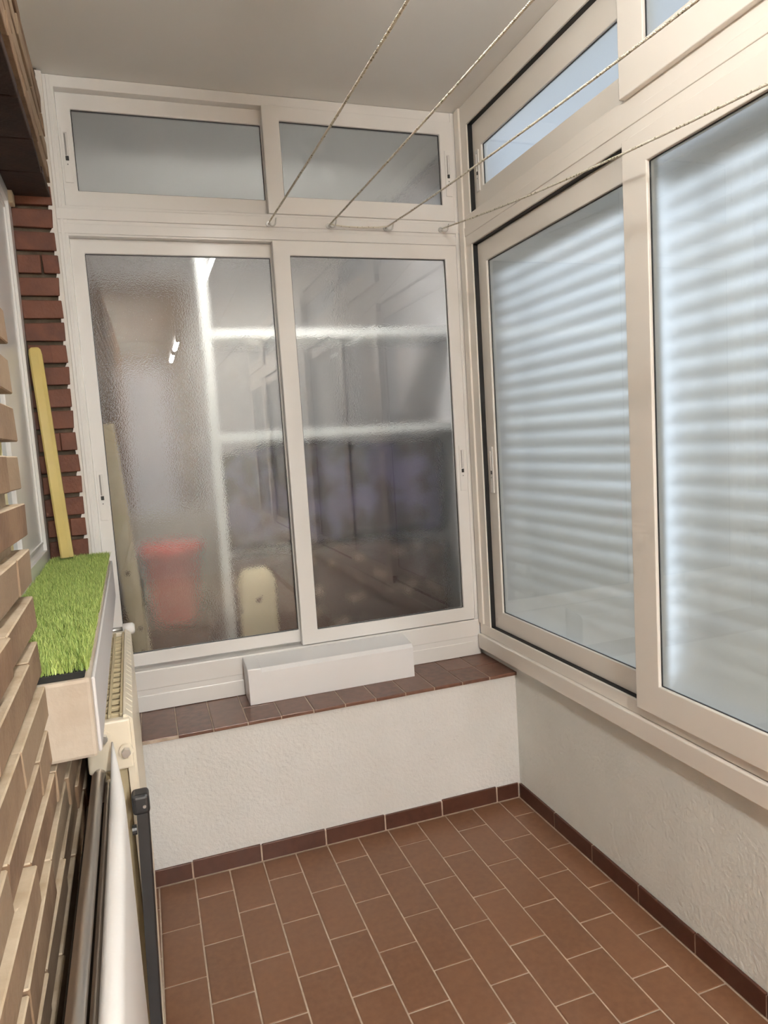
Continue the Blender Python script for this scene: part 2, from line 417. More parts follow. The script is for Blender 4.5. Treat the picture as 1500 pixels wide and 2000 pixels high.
bm = bmesh.new(); box(bm, -0.024, -0.014, YF-0.003, YF+0.01, 0.62, ZC-0.002, 0.001); P1(bm, 'jamb_bead', 'pvc')
# ragged filler where the frame meets the brick
bm = bmesh.new()
rnd = random.Random(3); prev = None
N = 150
for i in range(N+1):
    z = 0.90 + (ZC-0.91)*i/N
    bite = rnd.choice((0.2, 0.5, 1.0))*0.006*max(0, math.cos((z-1.019)/CH*2*math.pi))**3 + rnd.uniform(0, .003)
    vs = [bm.verts.new((-1.380, YF-0.034, z)), bm.verts.new((-1.3935-bite, YF-0.036, z)), bm.verts.new((-1.3935-bite, YF+0.01, z)), bm.verts.new((-1.380, YF+0.01, z))]
    if prev:
        for k in range(4): bm.faces.new((prev[k], prev[(k+1)%4], vs[(k+1)%4], vs[k]))
    prev = vs
P1(bm, 'filler_seam', 'seal')

def latch(parent, axis, a, b0, b1, d, inward, w=0.024):
    """recessed slide latch: plate, grip and black button as sub-parts of the sash; coordinates are the parent's"""
    s = -1 if inward < 0 else 1
    h = b1-b0
    def bxx(a0, a1, z0, z1, d0, d1, bev=0.001):
        bm = bmesh.new(); lo, hi = min(d0,d1), max(d0,d1)
        if axis == 'y': box(bm, a0, a1, lo, hi, z0, z1, bev)
        else: box(bm, lo, hi, a0, a1, z0, z1, bev)
        return bm
    bm = bmesh.new()
    lo, hi = sorted((d+s*0.0035, d-s*0.002))
    zg0, zg1 = b0+h*0.40, b1-h*0.09
    ring(bm, axis, a-w/2, a+w/2, b0, b1, a-w*0.20, a+w*0.20, zg0, zg1, lo, hi, 0.0008)
    obj('latch_plate', bm, 'pvc', parent)
    obj('shaded_latch_slider', bxx(a-w*0.19, a+w*0.02, zg0+h*0.10, zg1-0.001, d-s*0.001, d+s*0.0008), 'grip', parent)
    o = obj('latch_button', bxx(a-w*0.20, a+w*0.20, zg0+0.001, zg0+h*0.085, d-s*0.001, d+s*0.0045), 'blackplastic', parent); o['label'] = 'black latch button'
    obj('latch_screw', bxx(a-0.0015, a+0.0015, zg0-0.013, zg0-0.010, d, d+s*0.0045, 0.0), 'blackplastic', parent)

def sash(win, axis, a0, a1, b0, b1, ia0, ia1, ib0, ib1, d0, d1, inward, mname, rough, latch_at=None, gasket=None):
    """sliding sash (mesh) > pane, latch pieces"""
    O = Vector(win.location)
    base = Vector(((a0+a1)/2, (d0+d1)/2, b0)) if axis == 'y' else Vector(((d0+d1)/2, (a0+a1)/2, b0))
    bm = bmesh.new(); ring(bm, axis, a0, a1, b0, b1, ia0, ia1, ib0, ib1, d0, d1, 0.0025)
    bmesh.ops.translate(bm, verts=bm.verts[:], vec=-base)
    s = obj('sash', bm, mname, win, origin=(0,0,0)); s.location = base - O
    mid = (d0+d1)/2
    dd, da = (1, 0) if axis == 'y' else (0, 1)
    loc = lambda v, k: v - base[k]
    pane('pane', axis, loc(ia0-0.006, da), loc(ia1+0.006, da), ib0-0.006-base.z, ib1+0.006-base.z, loc(mid-0.0025, dd), 0.005, inward, s, rough, (0,0,0))
    bm = bmesh.new()
    g0, g1 = sorted((mid-inward*0.004*-1, mid-inward*-0.0065*1))
    g0, g1 = sorted((mid+inward*0.0025, mid+inward*0.0055))
    ring(bm, axis, loc(ia0-0.001,da), loc(ia1+0.001,da), ib0-0.001-base.z, ib1+0.001-base.z, loc(ia0+0.0022,da), loc(ia1-0.0022,da), ib0+0.0022-base.z, ib1-0.0022-base.z, loc(g0,dd), loc(g1,dd), 0)
    obj('gasket', bm, 'blackplastic', s)
    if latch_at:
        a, lb0, lb1 = latch_at
        face = d0 if inward < 0 else d1
        latch(s, axis, loc(a, da), lb0-base.z, lb1-base.z, loc(face, dd), inward)
    return s
L1 = sash(w1, 'y', -1.358, -0.668, 0.628, 2.036, -1.312, -0.718, 0.672, 1.990, YF+0.030, YF+0.056, -1, 'pvc', 'glass_out', (-1.334, 1.134, 1.300))
R1 = sash(w1, 'y', -0.714, -0.026, 0.622, 2.040, -0.655, -0.071, 0.672, 1.990, YF-0.004, YF+0.024, -1, 'pvc', 'glass_out', (-0.046, 1.129, 1.300))
L2 = sash(w1, 'y', -1.358, -0.670, 2.124, 2.477, -1.312, -0.718, 2.182, 2.428, YF+0.030, YF+0.056, -1, 'pvc', 'glass_out', (-1.334, 2.205, 2.370))
R2 = sash(w1, 'y', -0.717, -0.022, 2.128, 2.480, -0.659, -0.0705, 2.185, 2.432, YF-0.004, YF+0.024, -1, 'pvc', 'glass_out', (-0.042, 2.215, 2.375))
for o, t in ((L1, 'tall frosted sliding sash showing the red bucket'), (R1, 'tall sliding sash beside the corner'), (L2, 'small upper frosted sash'), (R2, 'small upper sash beside the corner')): o['label'] = t

# ---- white trunking box on the coping
bm = bmesh.new(); b2 = bmesh.new()
x0, x1, yb, yf = -0.930, -0.334, YF-0.007, 0.132
prof = [(yf, H1+0.001), (yf, 0.585), (yf+0.012, 0.597), (yb, 0.612), (yb, H1+0.001)]
L = [bm.verts.new((x0, y, z)) for y, z in prof]; R = [bm.verts.new((x1, y, z)) for y, z in prof]
bm.faces.new(L); bm.faces.new(R[::-1])
for k in range(5): bm.faces.new((L[k], L[(k+1)%5], R[(k+1)%5], R[k]))
bmesh.ops.bevel(bm, geom=[e for e in bm.edges if e.calc_face_angle(0) > 0.4], offset=0.002, segments=2, profile=0.5, affect='EDGES')
trunk = tag(empty('cable_trunking', ((x0+x1)/2, (yb+yf)/2, H1)), 'white box casing lying on the brown tiled coping', 'casing')
bmesh.ops.translate(bm, verts=bm.verts[:], vec=-Vector(trunk.location)); obj('body', bm, 'box', trunk)
bm = bmesh.new(); box(bm, x0-0.002, x0+0.045, yf-0.002, yb-0.002, 0.578, 0.6155, 0.003, 2)
for v in bm.verts:
    if v.co.z > 0.6: v.co.z -= (yb - v.co.y)*0.13
    if v.co.z < 0.59: v.co.z = max(v.co.z, 0.584)
bmesh.ops.translate(bm, verts=bm.verts[:], vec=-Vector(trunk.location)); obj('end_clip', bm, 'box', trunk)

# ================================================================== RIGHT WINDOW
w2 = tag(empty('window_2', (0.02, -1.4, 0.505)), 'long white aluminium sliding window above the cream parapet', kind='structure')
O2 = Vector(w2.location)
def P2(bm, name, m):
    bmesh.ops.translate(bm, verts=bm.verts[:], vec=-O2); return obj(name, bm, m, w2)
YE = -4.98
XF = -0.005
bays = [(0.160, -1.420), (-1.500, -3.16), (-3.24, YE+0.06)]
bm = bmesh.new()
box(bm, XF, 0.075, YE, YF-0.006, 0.563, 0.603, 0.002, 2)
P2(bm, 'bottom_rail', 'pvc_warm')
bm = bmesh.new(); box(bm, XF-0.012, 0.070, YE, YF-0.008, 0.505, 0.562, 0.003, 2); P2(bm, 'sill_profile', 'pvc_warm')
bm = bmesh.new(); box(bm, XF, 0.075, YE, YF-0.006, 2.024, 2.132, 0.003, 2); P2(bm, 'transom', 'pvc_warm')
bm = bmesh.new(); box(bm, XF-0.003, 0.01, YE, YF-0.008, 2.060, 2.092, 0.002, 2); P2(bm, 'transom_cover', 'pvc_warm')
bm = bmesh.new(); box(bm, XF, 0.075, YE, YF-0.006, 2.436, ZC-0.001, 0.002, 2); P2(bm, 'top_rail', 'pvc_warm')
for (ya, yb_) in ((0.160, YF-0.006), (-1.500, -1.420), (-3.24, -3.16), (YE, YE+0.06)):
    bm = bmesh.new(); box(bm, XF+0.0005, 0.0745, ya, yb_, 0.602, 2.438, 0.002, 2); P2(bm, 'mullion', 'pvc_warm')
bm = bmesh.new(); box(bm, XF-0.007, XF+0.003, 0.205, YF-0.008, 0.606, ZC-0.002, 0.003, 2); P2(bm, 'corner_post', 'pvc_warm')
# black seals lining the openings in front of the outer sashes
XS = 0.0165
for (y1_, y0_) in bays:
    for z0, z1 in ((0.603, 2.024), (2.132, 2.436)):
        bm = bmesh.new()
        ring(bm, 'x', y0_, y1_, z0, z1, y0_+0.0025, y1_-0.0025, z0+0.0025, z1-0.0025, XF+0.006, XS+0.004, 0)
        P2(bm, 'black_seal', 'black')
def bay(y1, y0, ym):
    """two lower and two upper sashes: the one at y1 runs outside, the one at y0 inside"""
    s1 = sash(w2, 'x', ym-0.06, y1-0.003, 0.604, 2.0215, ym-0.02, y1-0.066, 0.672, 1.950, XS, XS+0.026, -1, 'pvc_warm', 'glass_out2', (y1-0.036, 1.120, 1.290))
    s2 = sash(w2, 'x', y0, ym, 0.592, 2.027, y0+0.088, ym-0.088, 0.675, 1.952, XF-0.016, XF+0.012, -1, 'pvc_warm', 'glass_out2')
    s3 = sash(w2, 'x', ym-0.06, y1-0.003, 2.133, 2.435, ym-0.02, y1-0.066, 2.206, 2.345, XS, XS+0.026, -1, 'pvc_warm', 'glass_out2', (y1-0.036, 2.195, 2.335))
    s4 = sash(w2, 'x', y0, ym+0.004, 2.126, 2.440, y0+0.088, ym-0.086, 2.221, 2.352, XF-0.016, XF+0.012, -1, 'pvc_warm', 'glass_out2')
    return s1, s2, s3, s4
for z0, z1 in ((0.594, 0.632), (1.984, 2.026), (2.128, 2.168)):
    bm = bmesh.new(); box(bm, XF-0.013, XF+0.010, -0.7025 if z0 < 2.1 else -0.6985, -0.6975 if z0 < 2.1 else -0.6935, z0, z1); P2(bm, 'brush_seal', 'black')
S = bay(0.160, -1.455, -0.700); bay(-1.500, -3.195, -2.36); bay(-3.24, YE+0.03, -4.12)
for o, t in zip(S, ('tall outer sash next to the corner', 'tall inner sash nearest the viewpoint', 'low upper outer sash next to the corner', 'low upper inner sash')): o['label'] = t

# ================================================================== LEFT WINDOW in the brick recess
w3 = empty('window_3', wall_pt(-0.135, -0.62, 1.012), KANG)
tag(w3, 'white aluminium window frame set deep in the brick recess', kind='structure')
def P3(bm, name, m): 
    bmesh.ops.translate(bm, verts=bm.verts[:], vec=-Vector((-0.135, -0.62, 1.012))); return obj(name, bm, m, w3)
bm = bmesh.new(); ring(bm, 'x', JY-0.02, 0.012, 1.012, 2.150, JY+0.03, -0.048, 1.07, 2.10, -0.150, -0.112); P3(bm, 'frame', 'pvc')
bm = bmesh.new(); ring(bm, 'x', JY+0.02, -0.040, 1.06, 2.11, JY+0.08, -0.46, 1.125, 2.05, -0.146, -0.122, 0.003); P3(bm, 'sash', 'pvc')
bm = bmesh.new(); ring(bm, 'x', JY+0.05, -0.075, 1.092, 2.08, JY+0.062, -0.085, 1.10, 2.07, -0.124, -0.117, 0.001); P3(bm, 'bead', 'pvc')
bm = bmesh.new(); box(bm, -0.137, -0.132, JY+0.07, -0.45, 1.115, 2.06); 
bmesh.ops.translate(bm, verts=bm.verts[:], vec=-Vector((-0.135, -0.62, 1.012)))
o = obj('pane', bm, 'glass_in', w3)
bm = bmesh.new(); box(bm, -0.19, -0.175, JY-0.02, 0.02, 1.012, 2.15); P3(bm, 'roller_shutter', 'pvc')
bm = bmesh.new(); box(bm, -0.20, -0.100, -0.036, 0.008, 2.100, 2.136, 0.002, 1); o = P3(bm, 'head_batten', 'wood'); o['label'] = 'pale wooden batten at the window head'

# ================================================================== OUTSIDE the long window
def blind(y0, y1, ztop, zbot, label, cords):
    root = tag(empty('venetian_blind', (0.15, (y0+y1)/2, zbot)), label, 'blind', 'slatted blinds outside the long window')
    L = y1-y0
    bm = bmesh.new()
    w, t, n = 0.052, 0.0012, 6
    al = math.radians(52)
    pr = []
    for k in range(n+1):
        u = -w/2+w*k/n; c = 0.004*(1-(2*u/w)**2)
        pr.append((u*math.cos(al)-c*math.sin(al), u*math.sin(al)+c*math.cos(al)))
    for yy in (0, 1): pass
    A = [bm.verts.new((x, -L/2, z)) for x, z in pr]+[bm.verts.new((x+t*0.8, -L/2, z-t*0.6)) for x, z in reversed(pr)]
    B = [bm.verts.new((v.co.x, L/2, v.co.z)) for v in A]
    m_ = len(A)
    for k in range(m_): bm.faces.new((A[k], A[(k+1)%m_], B[(k+1)%m_], B[k]))
    bm.faces.new(A[::-1]); bm.faces.new(B)
    bmesh.ops.recalc_face_normals(bm, faces=bm.faces[:])
    me = bpy.data.meshes.new('slat'); bm.to_mesh(me); bm.free(); me.materials.append(MAT['slat'])
    z = zbot+0.05
    while z < ztop-0.03:
        o = link('slat', me, root, (random.uniform(-.002,.002), 0, z-zbot)); o.rotation_euler = (random.uniform(-.004,.004), random.uniform(-.03,.03), 0)
        z += 0.054
    bm = bmesh.new(); box(bm, -0.03, 0.03, -L/2, L/2, ztop-zbot-0.03, ztop-zbot+0.03, 0.004, 2); obj('head_rail', bm, 'pvc', root)
    bm = bmesh.new(); box(bm, -0.025, 0.025, -L/2, L/2, 0.004, 0.022, 0.004, 2); obj('bottom_rail', bm, 'pvc', root)
    for c in cords:
        for s in (-1, 1):
            bm = bmesh.new(); tube(bm, [(s*0.022, c*L, 0.01), (s*0.022, c*L, ztop-zbot)], 0.004, 6); obj('ladder_cord', bm, 'facade', root)
blind(-0.600, 0.300, 1.98, 0.60, 'slatted blind behind the outer sash next to the corner', (-0.42, 0.20))
blind(-1.42, -0.672, 1.98, 0.60, 'slatted blind behind the inner sash nearest the viewpoint', (-0.25, 0.3))
blind(-3.10, -1.52, 1.98, 0.60, 'slatted blind behind the middle bay of the window', (-0.35, 0.35))
blind(-4.90, -3.26, 1.98, 0.60, 'slatted blind behind the rear bay of the window', (-0.35, 0.35))
bm = bmesh.new(); box(bm, 0.16, 1.30, YB-0.2, 3.2, ZC+0.02, ZC+0.2)
tag(obj('roof_overhang', bm, 'facade', origin=(0.7,-1,ZC)), 'grey concrete overhang outside above the window', kind='structure')
bm = bmesh.new(); box(bm, 0.10, 0.34, YB-0.1, 0.28, 0.44, 0.515, 0.004)
tag(obj('trim_2', bm, 'concrete', origin=(0.2,-1,0.44)), 'outer concrete ledge below the slatted blinds', kind='structure')

# ================================================================== NEXT SPACE beyond the partition
YN = 2.25
bm = bmesh.new(); box(bm, -1.75, 0.18, YN, YN+0.1, -0.1, ZC)
tag(obj('wall_beyond', bm, 'wall2', origin=(0,YN,0)), 'pale end wall of the neighbouring space behind the frosted glass', kind='structure')
bm = bmesh.new(); box(bm, -1.75, 0.18, 0.302, YN+0.1, ZC-0.004, ZC+0.1)
tag(obj('ceiling_beyond', bm, 'ceiling', origin=(0,1,ZC)), 'ceiling of the neighbouring space behind the frosted glass', kind='structure')
bm = bmesh.new(); box(bm, -1.75, 0.18, 0.40, YN, -0.1, 0.0)
tag(obj('floor_beyond', bm, 'tile', origin=(0,1,-0.1)), 'brown floor of the neighbouring space behind the frosted glass', kind='structure')
bm = bmesh.new(); box(bm, -1.75, -1.55, 0.325, YN, 0, ZC)
tag(obj('wall_beyond_left', bm, 'wall2', origin=(-1.6,1,0)), 'pale side wall of the neighbouring space beside the leaning plank', kind='structure')
bm = bmesh.new(); box(bm, 0.10, 0.18, 0.25, YN, 0.52, ZC)
box(bm, 0.10, 0.18, 0.405, YN, 0, 0.52)
box(bm, 0.0, 0.10, 0.345, 0.375, 0.48, ZC)
tag(obj('wall_beyond_right', bm, 'wall2', origin=(0.14,1,0)), 'pale outer wall of the neighbouring space beside the rack', kind='structure')
nl = tag(empty('added_fill_lamp', (-0.70, 0.385, 2.10)), 'unseen fill lamp added behind the transom to light the space beyond the partition', 'lamp')  # added lamp, out of the camera's sight, brightens the next space
bm = bmesh.new(); box(bm, -0.52, 0.52, -0.045, -0.012, 0.015, 0.055, 0.004); obj('batten', bm, 'shelfwhite', nl)
bm = bmesh.new(); box(bm, -0.52, 0.52, -0.045, 0.048, 0.0555, 0.062, 0.002); obj('added_light_shield', bm, 'shelfwhite', nl)  # added plate that keeps the fill light off the ceiling
bm = bmesh.new(); tube(bm, [(-0.49,0.012,0.035),(0.49,0.012,0.035)], 0.011, 12); obj('tube', bm, 'tube3', nl, smooth=True)
for sgn in (-1, 1):
    bm = bmesh.new(); box(bm, sgn*0.50-0.010, sgn*0.50+0.010, -0.014, 0.026, 0.020, 0.050, 0.002); obj('lamp_holder', bm, 'shelfwhite', nl)
# brown door with pale panel on the end wall
dr = tag(empty('door_1', (-1.12, YN-0.02, 0.0)), 'brown framed door with a pale frosted panel beyond the partition', kind='structure')
bm = bmesh.new(); ring(bm, 'y', -0.28, 0.25, 0.0, 2.34, -0.18, 0.12, 1.00, 1.86, -0.03, 0.015); obj('frame', bm, 'wood_brown', dr)
bm = bmesh.new(); box(bm, -0.19, 0.13, -0.006, 0.006, 0.99, 1.87); obj('panel', bm, 'lilac', dr)
bm = bmesh.new(); box(bm, -0.30, 0.36, -0.05, -0.03, 0.985, 1.005, 0.003); obj('ledge', bm, 'shelfwhite', dr)
bm = bmesh.new(); box(bm, -0.30, 0.36, -0.045, -0.031, 0.45, 0.983); obj('apron', bm, 'wall3', dr)
# white shelf rack
rk = tag(empty('shelf_rack', (-0.40, 0.72, 0.0)), 'white steel shelf rack standing behind the frosted partition', 'shelf')
for x in (-0.526,):
    for y in (-0.132,):
        bm = bmesh.new(); box(bm, x-0.019, x+0.019, y-0.006, y+0.012, 0.0, 2.10, 0.002); obj('upright', bm, 'shelfwhite', rk)
for z in (1.385, 1.785, 0.40):
    bm = bmesh.new(); box(bm, -0.54, 0.499, -0.12, 0.12, z-0.018, z+0.018, 0.003); obj('shelf', bm, 'shelfwhite', rk)
# purple cloth bundle, brown patterned bundle
def bundle(name, x0, x1, y0, y1, z0, z1, m, seed, amp=0.03):
    b2 = bmesh.new(); box(b2, x0, x1, y0, y1, z0, z1)
    bmesh.ops.subdivide_edges(b2, edges=b2.edges[:], cuts=9, use_grid_fill=True)
    rnd = random.Random(seed); ph = [rnd.uniform(0, 6.28) for _ in range(6)]
    cx, cy, cz = (x0+x1)/2, (y0+y1)/2, (z0+z1)/2
    for v in b2.verts:
        u = [(v.co.x-cx)/(x1-x0)*2, (v.co.y-cy)/(y1-y0)*2, (v.co.z-cz)/(z1-z0)*2]
        # rounded upper corners
        k = max(0, abs(u[0])-0.55)/0.45; up = max(0, u[2])
        v.co.z -= (z1-z0)*0.05*k*k*up
        v.co.y += amp*0.6*math.sin(14*v.co.x+ph[0])+amp*0.3*math.sin(31*v.co.x+ph[1])
        v.co.z += amp*0.4*math.sin(9*v.co.x+ph[2])*up
    o = obj(name, b2, m, smooth=True)
    return o
o = bundle('folded_duvet', -0.90, 0.04, 0.64, 0.80, 0.935, 1.345, 'purple', 2); tag(o, 'purple duvet heaped under the middle shelf of the white rack', 'duvet')
o.parent = None
o = bundle('patterned_blanket', -0.90, 0.03, 0.64, 0.80, 0.432, 0.905, 'brown_cloth', 5); tag(o, 'dark brown patterned blanket piled on the bottom shelf of the rack', 'blanket')
o = bundle('floral_cushion', -0.895, -0.76, 0.47, 0.53, 0.0, 0.88, 'floral', 9, 0.012); tag(o, 'cream floral bolster standing against the white rack', 'cushion')
# brown chest with red bucket on it
ch = tag(empty('storage_chest', (-1.18, 1.00, 0.0)), 'dark brown wooden chest under the red bucket', 'chest')
bm = bmesh.new(); box(bm, -0.30, 0.19, -0.22, 0.26, 0.0, 0.585, 0.004); obj('body', bm, 'wood_brown', ch)
bm = bmesh.new(); box(bm, -0.31, 0.20, -0.235, 0.27, 0.587, 0.612, 0.006, 2); obj('lid', bm, 'wood_brown', ch)
bk = tag(empty('bucket', (-1.115, 0.97, 0.612)), 'red plastic bucket standing on the dark brown chest', 'bucket')
bm = bmesh.new(); lathe(bm, [(0.086,0.002),(0.094,0.01),(0.119,0.30),(0.127,0.302),(0.128,0.335),(0.121,0.336),(0.116,0.30),(0.090,0.012)], 32); obj('tub', bm, 'red', bk, origin=(0,0,0), smooth=True)
bm = bmesh.new(); lathe(bm, [(0.1285,0.300),(0.134,0.304),(0.134,0.335),(0.1285,0.339)], 32); obj('rim', bm, 'red', bk, smooth=True)
# leaning plank
pl = tag(empty('wooden_plank', (-1.225, 0.50, 0.0)), 'pale wooden plank leaning behind the frosted glass beside the bucket', 'plank')
bm = bmesh.new(); box(bm, -0.032, 0.032, -0.012, 0.012, 0.0, 1.46, 0.003, 2); obj('board', bm, 'wood', pl)
for z, x in ((0.62, 0.004), (0.71, 0.008), (0.92, -0.004)):
    bm = bmesh.new(); tube(bm, [(x, -0.0135, z), (x, -0.011, z)], 0.008, 12); obj('knot', bm, 'wood_brown', pl)
pl.rotation_euler = (0, math.radians(-3.6), 0)
# ================================================================== CEILING LAMP
lp = tag(empty('fluorescent_lamp', (-0.745, -1.30, 2.330)), 'white fluorescent batten lamp hung below the ceiling above the clothesline', 'lamp')
bm = bmesh.new(); box(bm, -0.024, 0.024, -0.60, 0.60, 0.062, 0.102, 0.005, 2); obj('batten', bm, 'pvc', lp)
for yy in (-0.4, 0.4):
    bm = bmesh.new(); tube(bm, [(0, yy, 0.1), (0, yy, 0.182)], 0.005, 8); obj('rod', bm, 'steel', lp)
for s in (-1, 1):
    bm = bmesh.new(); box(bm, -0.017, 0.017, s*0.560-0.012, s*0.560+0.012, 0.012, 0.064, 0.003, 2); obj('lamp_holder', bm, 'pvc', lp)
bm = bmesh.new(); tube(bm, [(0,-0.548,0.030),(0,0.548,0.030)], 0.013, 16); obj('tube', bm, 'tube', lp, smooth=True)

for yl, lab in ((-3.72, 'hung fluorescent lamp nearer of the two at the rear of the balcony'), (-4.55, 'hung fluorescent lamp closest to the rear end wall')):
    rl = tag(empty('hanging_lamp', (-0.82, yl, 2.255)), lab, 'lamp', 'rear balcony lamps')
    bm = bmesh.new(); box(bm, -0.03, 0.03, -0.34, 0.34, 0.066, 0.104, 0.005, 2); obj('batten', bm, 'pvc', rl)
    for sgn in (-1, 1):
        bm = bmesh.new(); box(bm, -0.020, 0.020, sgn*0.31-0.012, sgn*0.31+0.012, 0.008, 0.068, 0.003, 2); obj('lamp_holder', bm, 'pvc', rl)
        bm = bmesh.new(); tube(bm, [(0, sgn*0.2, 0.1), (0, sgn*0.2, 0.257)], 0.005, 8); obj('rod', bm, 'steel', rl)
    bm = bmesh.new(); tube(bm, [(0,-0.298,0.034),(0,0.298,0.034)], 0.018, 16); obj('tube', bm, 'tube2', rl, smooth=True)

# ================================================================== CLOTHESLINES AND HOOKS
hooks = [(-0.722, 2.095), (-0.512, 2.097), (-0.301, 2.096), (-0.086, 2.099)]
hl = ['steel screw hook holding the leftmost clothesline', 'steel screw hook second from the brick wall, holding a knotless rope loop', 'steel screw hook third from the brick wall at the end of the rope loop', 'steel screw hook closest to the window corner']
for (x, z), lab in zip(hooks, hl):
    h = tag(empty('screw_hook', (x, YF-0.005, z-0.008)), lab, 'hook', 'hooks of the clothesline')
    bm = bmesh.new(); tube(bm, [(0,0.0,0.004),(0,-0.004,0.004)], 0.009, 14); obj('collar', bm, 'steel', h, smooth=False)
    bm = bmesh.new()
    pts = [(0,0,0.004),(0,-0.016,0.004)]+[(0.010*(1-math.cos(t)) , -0.024+0.006*math.cos(t*0.5), 0.004-0.011*math.sin(t)) for t in [math.pi*k/8 for k in range(1, 9)]]
    pts += [(0.021,-0.026,0.010),(0.022,-0.028,0.018)]
    tube(bm, pts, 0.0024, 8); obj('hook', bm, 'steel', h, smooth=True)
def rope(name, pts, label, r=0.0030, pitch=0.016, strands=3):
    bm = bmesh.new(); pts = [Vector(p) for p in pts]
    seg = []; d = 0.0
    for a, b in zip(pts[:-1], pts[1:]): seg.append((a, b, d)); d += (b-a).length
    n = int(d/0.0042)
    for s in range(strands):
        path = []
        k = 0
        for i in range(n+1):
            t = d*i/n
            while k < len(seg)-1 and t > seg[k+1][2]: k += 1
            a, b, d0 = seg[k]; dirv = (b-a).normalized(); p = a+dirv*(t-d0)
            q = dirv.orthogonal().normalized(); w = dirv.cross(q); an = 2*math.pi*(t/pitch+s/strands)
            path.append(p+(q*math.cos(an)+w*math.sin(an))*r*0.5)
        tube(bm, path, r*0.62, 5)
    o = obj(name, bm, 'rope', smooth=True, origin=tuple(pts[0])); return tag(o, label, 'rope', 'clotheslines across the balcony')
def sag(x0, z0, x1, z1, s, n=26):
    y0, y1 = YF-0.030, YB+0.004
    return [(x0+(x1-x0)*t, y0+(y1-y0)*t, z0+(z1-z0)*t-4*s*t*(1-t)) for t in [k/n for k in range(n+1)]]
rope('clothesline', sag(-0.722, 2.093, -0.722, 2.10, 0.060), 'speckled cotton clothesline closest to the brick wall')
a = sag(-0.512, 2.092, -0.512, 2.10, 0.050)[::-1]; b = sag(-0.301, 2.092, -0.301, 2.10, 0.115)
rope('clothesline', a + [(-0.47, YF-0.020, 2.090), (-0.40, YF-0.018, 2.0885), (-0.34, YF-0.020, 2.090)] + b, 'clothesline looped around the two middle hooks, forming two strands')
rope('clothesline', sag(-0.086, 2.094, -0.086, 2.10, 0.215), 'slack clothesline passing in front of the long window')

# ================================================================== RADIATOR
ry0, ry1 = -0.985, -0.262     # wall-frame y (near, far)
rd = tag(empty('radiator', wall_pt(0.06, (ry0+ry1)/2, 0.10), KANG), 'cream enamelled panel radiator on the brick wall below the turf-covered sill', 'radiator')
RO = Vector((0.06, (ry0+ry1)/2, 0.10))
def PR(bm, name, m, smooth=False):
    bmesh.ops.translate(bm, verts=bm.verts[:], vec=-RO); return obj(name, bm, m, rd, smooth=smooth)
ZR = 0.842
bm = bmesh.new()
prof = []; n = 21; w = (ry1-ry0)/n
for k in range(n):
    y = ry0+w*k
    prof += [(0.103, y), (0.107, y+w*0.12), (0.107, y+w*0.88), (0.103, y+w)]
F = [bm.verts.new((x, y, 0.12)) for x, y in prof]; T = [bm.verts.new((x, y, ZR-0.012)) for x, y in prof]
T2 = [bm.verts.new((0.094, y, ZR)) for x, y in prof]; Bk = [bm.verts.new((0.092, y, 0.12)) for x, y in prof]; Tb = [bm.verts.new((0.090, y, ZR)) for x, y in prof]
for k in range(len(prof)-1):
    for A, B in ((F, T), (T, T2), (T2, Tb), (Tb, Bk), (Bk, F)): bm.faces.new((A[k], A[k+1], B[k+1], B[k]))
for e in (0, len(prof)-1): bm.faces.new([L_[e] for L_ in (F, T, T2, Tb, Bk)])
PR(bm, 'front_panel', 'cream')
bm = bmesh.new(); box(bm, 0.022, 0.036, ry0+0.01, ry1-0.01, 0.12, ZR-0.004, 0.004, 2); PR(bm, 'rear_panel', 'cream')
bm = bmesh.new()
for k in range(36):
    y = ry0+0.03+(ry1-ry0-0.06)*k/35
    box(bm, 0.038, 0.088, y-0.001, y+0.001, 0.14, ZR-0.04)
PR(bm, 'convector_fins', 'cream_dark')
ng = 17
for k in range(ng):
    y = ry0+0.045+(ry1-ry0-0.09)*k/(ng-1)
    bm = bmesh.new(); box(bm, 0.034, 0.092, y-0.006, y+0.006, ZR-0.018, ZR-0.010, 0.001); PR(bm, 'grille_bar', 'cream_dark')
for x in (0.040, 0.064, 0.086):
    bm = bmesh.new(); box(bm, x-0.003, x+0.003, ry0+0.02, ry1-0.02, ZR-0.010, ZR-0.004, 0.001); PR(bm, 'grille_rail', 'cream_dark')
for y in (ry0, ry1):
    bm = bmesh.new(); box(bm, 0.020, 0.102, y-0.010, y+0.012, ZR-0.105, ZR-0.006, 0.004, 2)
    PR(bm, 'end_cover', 'cream')
for (x, z) in ((0.052, ZR-0.032), (0.090, ZR-0.066)):
    bm = bmesh.new(); tube(bm, [(x, ry0-0.012, z), (x, ry0-0.020, z)], 0.013, 18); PR(bm, 'plug_ring', 'cream')
    bm = bmesh.new(); tube(bm, [(x, ry0-0.020, z), (x, ry0-0.032, z)], 0.0085, 6); PR(bm, 'bleed_plug', 'steel')
bm = bmesh.new(); tube(bm, [(0.085, ry1+0.02, ZR-0.005), (0.112, ry1+0.02, ZR-0.005), (0.118, ry1+0.02, ZR-0.005)], [0.017, 0.017, 0.012], 18); PR(bm, 'valve_knob', 'pvc', True)
bm = bmesh.new(); tube(bm, [(0.03, ry1+0.02, ZR-0.005), (0.085, ry1+0.02, ZR-0.005)], 0.008, 12); PR(bm, 'valve_stem', 'steel', True)
for y in (ry0+0.12, ry1-0.12):
    bm = bmesh.new(); box(bm, -0.012, 0.024, y-0.012, y+0.012, 0.2, 0.24, 0.001); PR(bm, 'bracket', 'cream')
    bm = bmesh.new(); box(bm, 0.03, 0.05, y-0.012, y+0.012, -0.0, 0.125, 0.001); PR(bm, 'foot', 'cream')

